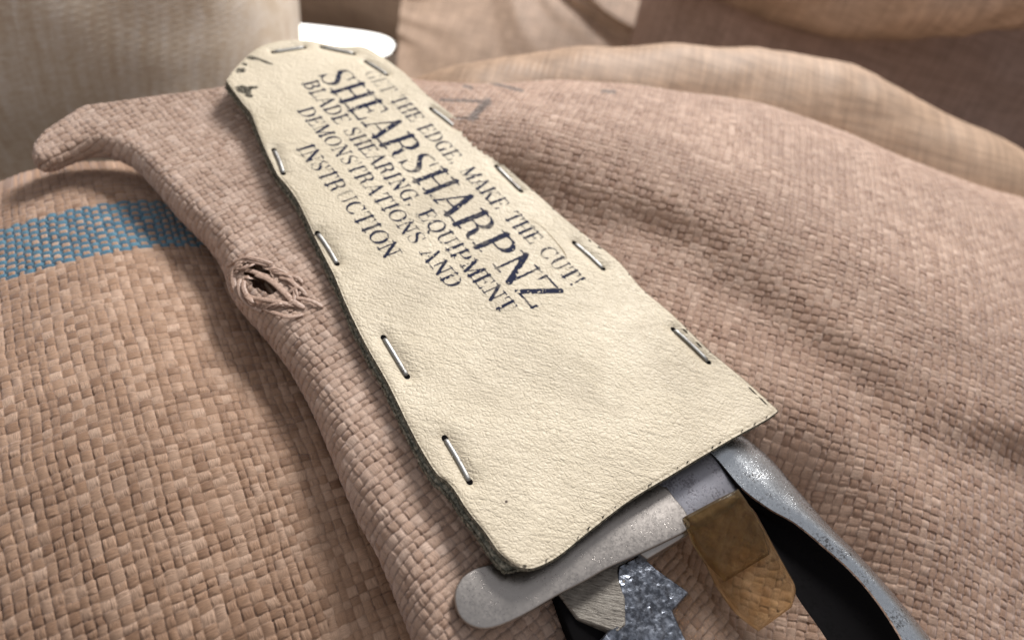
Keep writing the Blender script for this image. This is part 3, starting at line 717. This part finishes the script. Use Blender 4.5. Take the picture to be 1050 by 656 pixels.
# stains and knots near the tip, needle nicks along the cut edges, a fine scratch
def blot(name, c, rx, ry, ang, mat, h=.005, seed=0):
    r = np.random.default_rng(seed); ring = []; ca, sa = math.cos(ang), math.sin(ang)
    for k in range(16):
        a = 2 * math.pi * k / 16; s = 1 + .3 * (r.random() - .5); x, y = rx * s * math.cos(a), ry * s * math.sin(a)
        q = np.array([c[0] + x * ca - y * sa, c[1] + x * sa + y * ca]); ring.append([*q, float(zp(q[0:1], q[1:2])[0]) + h])
    o = py_mesh(name, ring, [tuple(range(16))], mat, pouch)
    at = o.data.attributes.new('tone', 'FLOAT_VECTOR', 'POINT'); at.data.foreach_set('vector', np.ones(3 * len(o.data.vertices), np.float32)); return o
for k, (x, y, rx, ry, an) in enumerate([(259, 61, .22, .13, 20), (270, 64, .45, .07, -8), (247, 73, .22, .16, 50), (250, 92, .34, .26, 0), (259, 90, .2, .1, 30), (255, 98, .16, .12, 0), (251, 67, .12, .08, 0), (275, 66, .2, .06, 0)]):
    blot('ink_smudge', P2(x, y), rx, ry, math.radians(an), M_stain, seed=k)
def nicks(name, curve, inset, count, seed, ln0=.06, ln1=.16, wd=.018):
    r = np.random.default_rng(seed); V = []; Fs = []; T = np.gradient(curve, axis=0); T /= np.linalg.norm(T, axis=1, keepdims=True)
    for k in range(count):
        i = int((k + r.random()) / count * (len(curve) - 8)) + 4; t = T[i]; nn = np.array([-t[1], t[0]])
        ctr = G.reshape(-1, 2).mean(0)
        if (ctr - curve[i]) @ nn < 0: nn = -nn
        c = curve[i] + nn * (inset + .03 * r.random()); l = r.uniform(ln0, ln1) / 2; w = wd * r.uniform(.6, 1.2)
        b = 0; V = []
        for sx, sy in ((-l, 0), (-l * .6, -w), (l * .6, -w), (l, 0), (l * .6, w), (-l * .6, w)):
            q = c + t * sx + nn * sy; V.append([*q, float(zp(q[0:1], q[1:2])[0]) + .004])
        py_mesh(name, V, [tuple(range(6))], M_black, pouch)
nicks('stitch_nick', Mc, .05, 15, 3, .03, .13, .016)
nicks('stitch_nick', Rc, .05, 13, 4, .04, .2)
for k, (x0, y0, x1, y1) in enumerate([(603, 246, 606, 249), (612, 253, 617, 256), (700, 336, 706, 341), (714, 349, 721, 355), (767, 395, 777, 405), (778, 406, 788, 416), (490, 185, 493, 188), (476, 127, 484, 134)]):
    a_, b_ = P2(x0, y0), P2(x1, y1); d_ = b_ - a_; n_ = np.array([-d_[1], d_[0]]) / np.linalg.norm(d_) * .028
    py_mesh('stitch_nick', [[*q, float(zp(q[0:1], q[1:2])[0]) + .0045] for q in (a_, a_ + d_ * .3 - n_, a_ + d_ * .7 - n_, b_, a_ + d_ * .7 + n_, a_ + d_ * .3 + n_)], [tuple(range(6))], M_black, pouch)
sc = catmull([P2(542.5, 225), P2(555, 232.7), P2(568, 246.5), P2(577, 258), P2(581, 266)], 5)
tube('scratch', [[*q, float(zp(q[0:1], q[1:2])[0]) + .004] for q in sc], np.interp(np.arange(len(sc)), [0, len(sc) * .7, len(sc) - 1], [.008, .022, .012]), plain('ochre scratch', (.22, .14, .05)), pouch, flat=.4, sides=6)

# ------------------------------------------------------------------ blade shears
sh = empty('blade_shears', px(720, 600, -1.2)); tag(sh, 'steel blade shears with only the handles showing out of the pouch mouth', 'shears')
def slab(name, pts, zf, thick, mat, bevel=.05, seg=3, smooth=True, sub_noise=0, curve=0):
    top = []
    P = [px(x, y, z)[:3] for (x, y), z in zip(pts, zf)]
    P = np.array(P)
    if curve:
        P = np.vstack([P, P[:1]]); P = catmull(P, curve)[:-1]
    m = len(P); Bt = P.copy(); Bt[:, 2] -= thick
    V = np.vstack([P, Bt]); Fs = [tuple(range(m)), tuple(range(2 * m - 1, m - 1, -1))] + [(i, m + i, m + (i + 1) % m, (i + 1) % m) for i in range(m)]
    o = py_mesh(name, V, Fs, mat, sh, smooth=smooth, bevel=bevel, seg=seg)
    for p in o.data.polygons: p.use_smooth = smooth
    return o
# flat tang with its rounded end
bar = [(600, 520), (555, 545), (527, 565), (509, 576), (490, 581), (475, 590), (467, 604), (467, 619), (473, 633), (486, 642), (505, 643), (535, 631), (573, 609), (600, 595), (623, 582), (650, 570), (680, 556), (705, 543), (708, 535), (702, 522), (692, 510), (683, 500), (660, 495)]
bz = [-.62] * 5 + [-.64, -.66, -.67, -.68, -.68, -.66] + [-.62] * 12
o_bar = slab('tang_bar', bar, bz, .17, M_bar, .05, 4, curve=3)
slab('bracket', [(640, 500), (684, 498), (706, 538), (706, 548), (664, 573), (655, 566)], [-.76] * 6, .5, M_bar, .05)
slab('tang_block', [(660, 490), (738, 452), (764, 500), (756, 515), (716, 540), (700, 536)], [-.75, -.75, -.9, -.95, -.85, -.8], .7, M_speck, .16)
# bow handle: bright rounded back, hollow inside painted black for its shade
outer = [(738, 440), (758, 444), (789, 469), (817, 501), (848, 537), (883, 572), (914, 607), (953, 654), (1000, 715), (1040, 780)]
inner = [(705, 452), (731, 466), (760, 499), (789, 521), (817, 537), (852, 566), (875, 587), (899, 615), (925, 655), (955, 715)]
hollow = [(700, 470), (722, 480), (746, 500), (764, 509), (783, 540), (803, 580), (817, 611), (848, 656), (880, 715), (905, 780)]
inner = inner[:10]; m = len(outer)
def loft(name, rows, mat, parent, per=6, thick=.0):
    G_ = np.array([catmull(np.array(r), per) if len(r) == len(rows[0]) else None for r in rows])
    G_ = np.stack([catmull(G_[:, i], 5) for i in range(G_.shape[1])], 0)
    nu, nv = G_.shape[:2]; return np_mesh(name, G_.reshape(-1, 3), grid_faces(nu, nv), mat, parent)
O0 = [px(x, y, -1.0) for x, y in outer]; I0 = [px(x, y, -.72) for x, y in inner]
mid1 = [o * .72 + i * .28 + np.array([0, 0, .17]) for o, i in zip(O0, I0)]; mid2 = [o * .35 + i * .65 + np.array([0, 0, .20]) for o, i in zip(O0, I0)]
low = [o + np.array([-.05, .03, -.55]) for o in O0]
loft('bow', [low, O0, mid1, mid2, I0], M_bow, sh)
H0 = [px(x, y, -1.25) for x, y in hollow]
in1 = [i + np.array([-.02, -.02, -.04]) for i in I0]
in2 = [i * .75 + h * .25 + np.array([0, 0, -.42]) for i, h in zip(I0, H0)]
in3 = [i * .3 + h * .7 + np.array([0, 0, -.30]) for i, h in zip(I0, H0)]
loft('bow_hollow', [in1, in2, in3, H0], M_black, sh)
# amber plastic stop
Lq = [(704, 532), (708, 545), (714, 560), (726, 580), (737, 602), (756, 628), (779, 646)]
Rq = [(757, 503), (770, 520), (783, 541), (797, 566), (808, 586), (816, 603), (812, 622)]
zL = [-.62, -.66, -.72, -.8, -.9, -1.0, -1.05]; zR = [-.45, -.5, -.55, -.62, -.7, -.78, -.85]
def sheet3(name, Lq, zL, Rq, zR, th, mat, bul=.06):
    a = catmull([px(x, y, z) for (x, y), z in zip(Lq, zL)], 4); b = catmull([px(x, y, z) for (x, y), z in zip(Rq, zR)], 4)
    w = np.linspace(0, 1, 12)[None, :, None]; T_ = a[:, None] * (1 - w) + b[:, None] * w; T_[..., 2] += bul * np.sin(np.linspace(0, np.pi, 12))[None]
    nu, nv = T_.shape[:2]; Bq = T_.copy(); Bq[..., 2] -= th
    loop = border_loop(nu, nv); q = grid_faces(nu, nv); mm = nu * nv
    side = np.stack([loop, np.roll(loop, -1), np.roll(loop, -1) + mm, loop + mm], 1)
    o = np_mesh(name, np.vstack([T_.reshape(-1, 3), Bq.reshape(-1, 3)]), np.vstack([q, q[:, ::-1] + mm, side]), mat, sh, smooth=False)
    bm = bmesh.new(); bm.from_mesh(o.data); bmesh.ops.recalc_face_normals(bm, faces=bm.faces); bm.to_mesh(o.data); bm.free()
    return o
am = sheet3('plastic_stop', Lq, zL, Rq, zR, .10, M_amber)
sheet3('plastic_band', [(701, 530), (707, 546), (714, 561), (729, 580), (745, 595)], [-.55, -.59, -.64, -.70, -.74], [(757, 501), (766, 514), (775, 530), (783, 546), (789, 568)], [-.38, -.41, -.45, -.5, -.54], .08, M_amber2, .06)
# heel of the other handle: tan worn face and hammered face
def rough_slab(name, pts, zs, thick, mat, seed, amp=.05, cut=9):
    o = slab(name, pts, zs, thick, mat, .04, 1, False)
    bm = bmesh.new(); bm.from_mesh(o.data); bmesh.ops.triangulate(bm, faces=bm.faces)
    for _ in range(4): bmesh.ops.subdivide_edges(bm, edges=[e for e in bm.edges if e.calc_length() > .0012], cuts=1, use_grid_fill=False); bmesh.ops.triangulate(bm, faces=bm.faces)
    r = random.Random(seed)
    for v in bm.verts:
        x, y, z = v.co / CM
        d = amp * (vnoise(np.array([x * 5]), np.array([y * 5 + z * 3]), seed)[0] + .5 * vnoise(np.array([x * 14]), np.array([y * 14 + z * 9]), seed + 1)[0])
        v.co.z += d * CM
    bm.to_mesh(o.data); bm.free(); return o
rough_slab('heel_face', [(570, 604), (600, 585), (645, 565), (642, 590), (641, 612), (642, 640), (634, 648), (612, 641), (592, 634)], [-1.15, -1.15, -1.05, -1.0, -.98, -1.02, -1.05, -1.15, -1.2], .6, M_tan, 5, .012)
rough_slab('heel', [(634, 580), (657, 568), (672, 582), (707, 607), (690, 626), (704, 656), (735, 730), (660, 750), (610, 662), (625, 645), (634, 640), (638, 612), (633, 592)], [-1.0, -1.0, -1.0, -1.1, -1.1, -1.15, -1.3, -1.4, -1.2, -1.08, -1.05, -1.0, -1.0], .8, M_pit, 8, .016)
slab('heel_shade', [(566, 600), (640, 565), (660, 700), (640, 750), (600, 690), (580, 640)], [-1.25, -1.25, -1.6, -1.6, -1.45, -1.3], .5, M_black, .08)  # black slab, the shadow on the heel's left side put into its colour

# ------------------------------------------------------------------ frayed hole on the roll
th_mat = M_flap
_hx, _hy = np.meshgrid(np.arange(-4, 4, .06), np.arange(-4, 4, .06), indexing='ij')
_hp = surfF(HOLE[0] + _hx, HOLE[1] + _hy).reshape(-1, 3); _hX, _hY, _hD = proj(_hp)
def on_flap(x, y, lift):
    d = (_hX - x) ** 2 + (_hY - y) ** 2; k = np.argsort(d)[:12]; k = k[np.argmin(_hD[k])]
    p = _hp[k]; v = np.array([0, 0, CAMH]) - p; return p + v / np.linalg.norm(v) * (lift + .09)
def strand(pts_px, w, lift, name='loose_strand', flat=.3):
    P = catmull([on_flap(x, y, l) for (x, y), l in zip(pts_px, lift)], 6)
    m = len(P); rad = w * .78 * np.interp(np.arange(m), [0, 2, m - 3, m - 1], [.7, 1, 1, .6])
    o = tube(name, P, rad, th_strand, flap2, flat=flat, sides=8); return o
def strand_mat():
    m, nt, b = new_mat('loose tape'); g = N(nt); L = nt.links.new; co = g('ShaderNodeTexCoord').outputs['Object']
    a = g.noise(co, 1300, 4, .6); L(g.ramp(a, [(.3, (.30, .19, .14)), (.7, (.54, .39, .31))]), b.inputs['Base Color']); b.inputs['Roughness'].default_value = .45
    L(g.bump(a, .0002, .8), b.inputs['Normal']); return m
th_strand = strand_mat(); flap2 = flap
for pts, w, lift in [
    ([(232, 272), (245, 264), (262, 266), (275, 270)], .10, [.05, .12, .1, .0]),
    ([(236, 268), (250, 262), (268, 263), (282, 268)], .08, [.1, .2, .18, .05]),
    ([(236, 280), (252, 276), (270, 279), (288, 286)], .12, [-.1, -.1, -.12, -.15]),
    ([(262, 280), (275, 284), (288, 296), (300, 306), (312, 314)], .14, [-.1, -.02, .05, .08, 0]),
    ([(244, 282), (256, 284), (270, 290), (280, 300)], .11, [-.2, -.22, -.25, -.2]),
    ([(250, 286), (248, 294), (254, 302), (270, 305), (288, 307), (304, 311)], .11, [0, .1, .12, .12, .1, 0]),
    ([(248, 298), (260, 309), (280, 312), (300, 316)], .12, [0, .1, .1, 0]),
    ([(240, 274), (238, 286), (242, 300), (250, 310)], .13, [0, .12, .15, .05]),
    ([(234, 276), (233, 288), (237, 300), (243, 310)], .10, [-.1, .0, .05, -.1]),
    ([(246, 284), (243, 293), (246, 303), (254, 312), (268, 318)], .10, [.05, .18, .2, .15, 0]),
    ([(286, 282), (296, 284), (304, 290), (312, 298)], .11, [0, .1, .12, 0]),
    ([(292, 300), (300, 294), (308, 292), (314, 302)], .09, [0, .12, .14, 0]),
    ([(296, 288), (302, 296), (300, 306), (294, 312)], .09, [.02, .1, .1, .0]),
    ([(280, 276), (290, 278), (302, 282), (310, 288)], .09, [0, .06, .06, 0]),
    ([(300, 302), (310, 304), (322, 306), (332, 312)], .10, [.05, .12, .1, 0]),
    ([(268, 316), (282, 320), (296, 322), (310, 320)], .10, [0, .08, .08, 0])]:
    strand(pts, w, lift)
_r = random.Random(5)
for k in range(22):                                       # short broken ends around the rim
    a = _r.uniform(0, 2 * math.pi); cx, cy = 270 + 34 * math.cos(a), 290 + 20 * math.sin(a) + 6 * math.cos(a)
    t = a + _r.choice((-1, 1)) * _r.uniform(.9, 1.9); l = _r.uniform(7, 16)
    strand([(cx - l * math.cos(t), cy - l * .7 * math.sin(t)), (cx + _r.uniform(-2, 2), cy + _r.uniform(-2, 2)), (cx + l * math.cos(t), cy + l * .7 * math.sin(t) + 3)], _r.uniform(.05, .10), [-.03, _r.uniform(.06, .16), -.02], flat=.3)

# ------------------------------------------------------------------ far sacks
def at(x, y, dist):                          # a place dist cm from the camera along the ray of a survey pixel
    d = R @ np.array([x - 525, y - 328, F]); d /= np.linalg.norm(d); return np.array([0, 0, CAMH]) + d * dist
o = pillow('upright_sack', at(-93, 0, 66), (25, 20, 26), (0, 0, 20), M_f2, 3, .5, .10, .85); tag(o, 'pale beige sack standing blurred at the upper left', 'sack')
o = pillow('brown_sack', at(400, -150, 112), (34, 20, 22), (0, 4, -5), M_f3, 13, 1.2, .10, .8); tag(o, 'brown sack at the back, directly above the bright gap', 'sack')
nx_, nz_ = 200, 90; tx = np.linspace(0, 1, nx_)[:, None] + np.zeros((1, nz_)); tz = np.zeros((nx_, 1)) + np.linspace(0, 1, nz_)[None]
b0_ = at(405, 110, 74); b1_ = at(980, 110, 82)
Pc = b0_ + (b1_ - b0_) * tx[..., None] + (at(560, -120, 92) - at(560, 110, 74)) * tz[..., None]
fx = tx * 8 + tz * 2.2 + .9 * vnoise(tx * 6, tz * 4, 3)
Pc[..., 1] += 1.8 * fbm(fx + 20, tz * .7 + 3, 81, 3) + 0 * tx; Pc[..., 2] += .5 * fbm(fx + 3, tz * 1.2, 82, 3)
o = np_mesh('creased_sack', Pc.reshape(-1, 3), grid_faces(nx_, nz_), M_f4); tag(o, 'rose brown sack with upright creases, directly behind the tan ridge', 'sack')
# wide sack: a thick fold whose lower lip overhangs the shaded one
lip = catmull([(600, -40), (650, -8), (700, 10), (745, 26), (800, 46), (850, 57), (900, 62), (960, 58), (1010, 50), (1060, 46), (1160, 40), (1300, 30)], 8)
rows = []
base = np.array([at(x, y, 62) for x, y in lip]); back = np.array([R[0] * 0, [0, 1, 0], [0, 0, 1]])
ydir = np.array([0., 1., 0.]); zdir = np.array([0., 0., 1.])
for th_ in np.linspace(-150, 60, 40):
    a = math.radians(th_); r_ = 3.2
    rows.append(base + ydir * (r_ * (1 - math.cos(a))) * 1.0 + zdir * (r_ * math.sin(a) + r_))
for k in range(1, 26): rows.append(rows[39] + ydir * (k * 1.25) + zdir * (k * .75 - .006 * k * k))
Gw = np.array(rows); sx_, sy_ = np.meshgrid(np.arange(Gw.shape[0]), np.arange(Gw.shape[1]), indexing='ij')
Gw[..., 2] += .35 * fbm(sx_ * .08, sy_ * .10, 71, 3); Gw[..., 1] += .5 * fbm(sx_ * .07 + 5, sy_ * .09, 72, 3)
o = np_mesh('overhanging_sack', Gw.reshape(-1, 3), grid_faces(*Gw.shape[:2]), M_f4); tag(o, 'wide smooth sack along the top right overhanging a dark seam', 'sack')
o = pillow('shaded_sack', at(1010, 150, 92), (40, 14, 17), (0, 16, 10), M_f5, 43, 1.0, .12, .9); tag(o, 'dark brown sack in shade below the wide one at the right edge', 'sack')

# bright slot of daylight between the sacks, drawn as a glowing panel
md, nt, b = new_mat('daylight'); nt.nodes.remove(b); em = nt.nodes.new('ShaderNodeEmission'); em.inputs['Color'].default_value = (1, .98, .93, 1); em.inputs['Strength'].default_value = 3.5
nt.links.new(em.outputs[0], nt.nodes['Material Output'].inputs[0])
q4 = [at(*p, 84) for p in [(284, 30), (300, 30), (345, 35), (385, 41), (400, 49), (393, 57), (340, 64), (284, 64)]]
V = catmull(np.array(q4 + q4[:1]), 5)[:-1]; V2 = V + np.array([0, 1.0, 0]); mm = len(V)
o = py_mesh('daylight_gap', np.vstack([V, V2]), [tuple(range(mm)), tuple(range(2 * mm - 1, mm - 1, -1))] + [(i, mm + i, mm + (i + 1) % mm, (i + 1) % mm) for i in range(mm)], md)
tag(o, 'bright white slot of daylight between the blurred sacks behind the pouch tip', 'window')

# ------------------------------------------------------------------ light
w = bpy.data.worlds.new('World'); bpy.context.scene.world = w; w.use_nodes = True; nt = w.node_tree; g = N(nt)
bg = nt.nodes['Background']; tc = g('ShaderNodeTexCoord').outputs['Generated']; sp = g('ShaderNodeSeparateXYZ'); nt.links.new(tc, sp.inputs[0])
nt.links.new(g.ramp(g.math('MULTIPLY_ADD', sp.outputs[2], .5, .5), [(0, (.20, .12, .075)), (.5, (.52, .42, .35)), (1, (.62, .63, .67))]), bg.inputs['Color']); bg.inputs['Strength'].default_value = .66
def area(name, loc, target, size, power, col, sy=None):
    ld = bpy.data.lights.new(name, 'AREA'); ld.energy = power * 1.0; ld.color = col; ld.size = size * CM; ld.shape = 'RECTANGLE'; ld.size_y = (sy or size) * CM
    o = bpy.data.objects.new(name, ld); C.objects.link(o); o.location = Vector([v * CM for v in loc])
    d = Vector([(t - l) for t, l in zip(target, loc)]); o.rotation_euler = d.to_track_quat('-Z', 'Y').to_euler(); return o
area('window_light', (16, 132, 90), (0, 15, 0), 40, 33, (1., .97, .94), 40)

# ------------------------------------------------------------------ camera
cd = bpy.data.cameras.new('camera'); cam = bpy.data.objects.new('camera', cd); C.objects.link(cam)
from mathutils import Matrix
Rm = Matrix([[R[i][0], -R[i][1], -R[i][2]] for i in range(3)])
cam.matrix_world = Matrix.Translation((0, 0, CAMH * CM)) @ Rm.to_4x4()
cd.sensor_width = 36; cd.lens = F / 1050 * 36; cd.clip_start = .005; cd.clip_end = 50
cd.dof.use_dof = True
fp = px(470, 430, 0); fd = ((fp - np.array([0, 0, CAMH])) @ R)[2]
cd.dof.focus_distance = fd * CM; cd.dof.aperture_fstop = 8.0
S = bpy.context.scene; S.camera = cam
S.view_settings.view_transform = 'Standard'; S.view_settings.look = 'None'; S.view_settings.exposure = 0; S.view_settings.gamma = 1
S.render.engine = 'CYCLES'; S.cycles.use_denoising = True; S.cycles.max_bounces = 8; S.cycles.transparent_max_bounces = 12
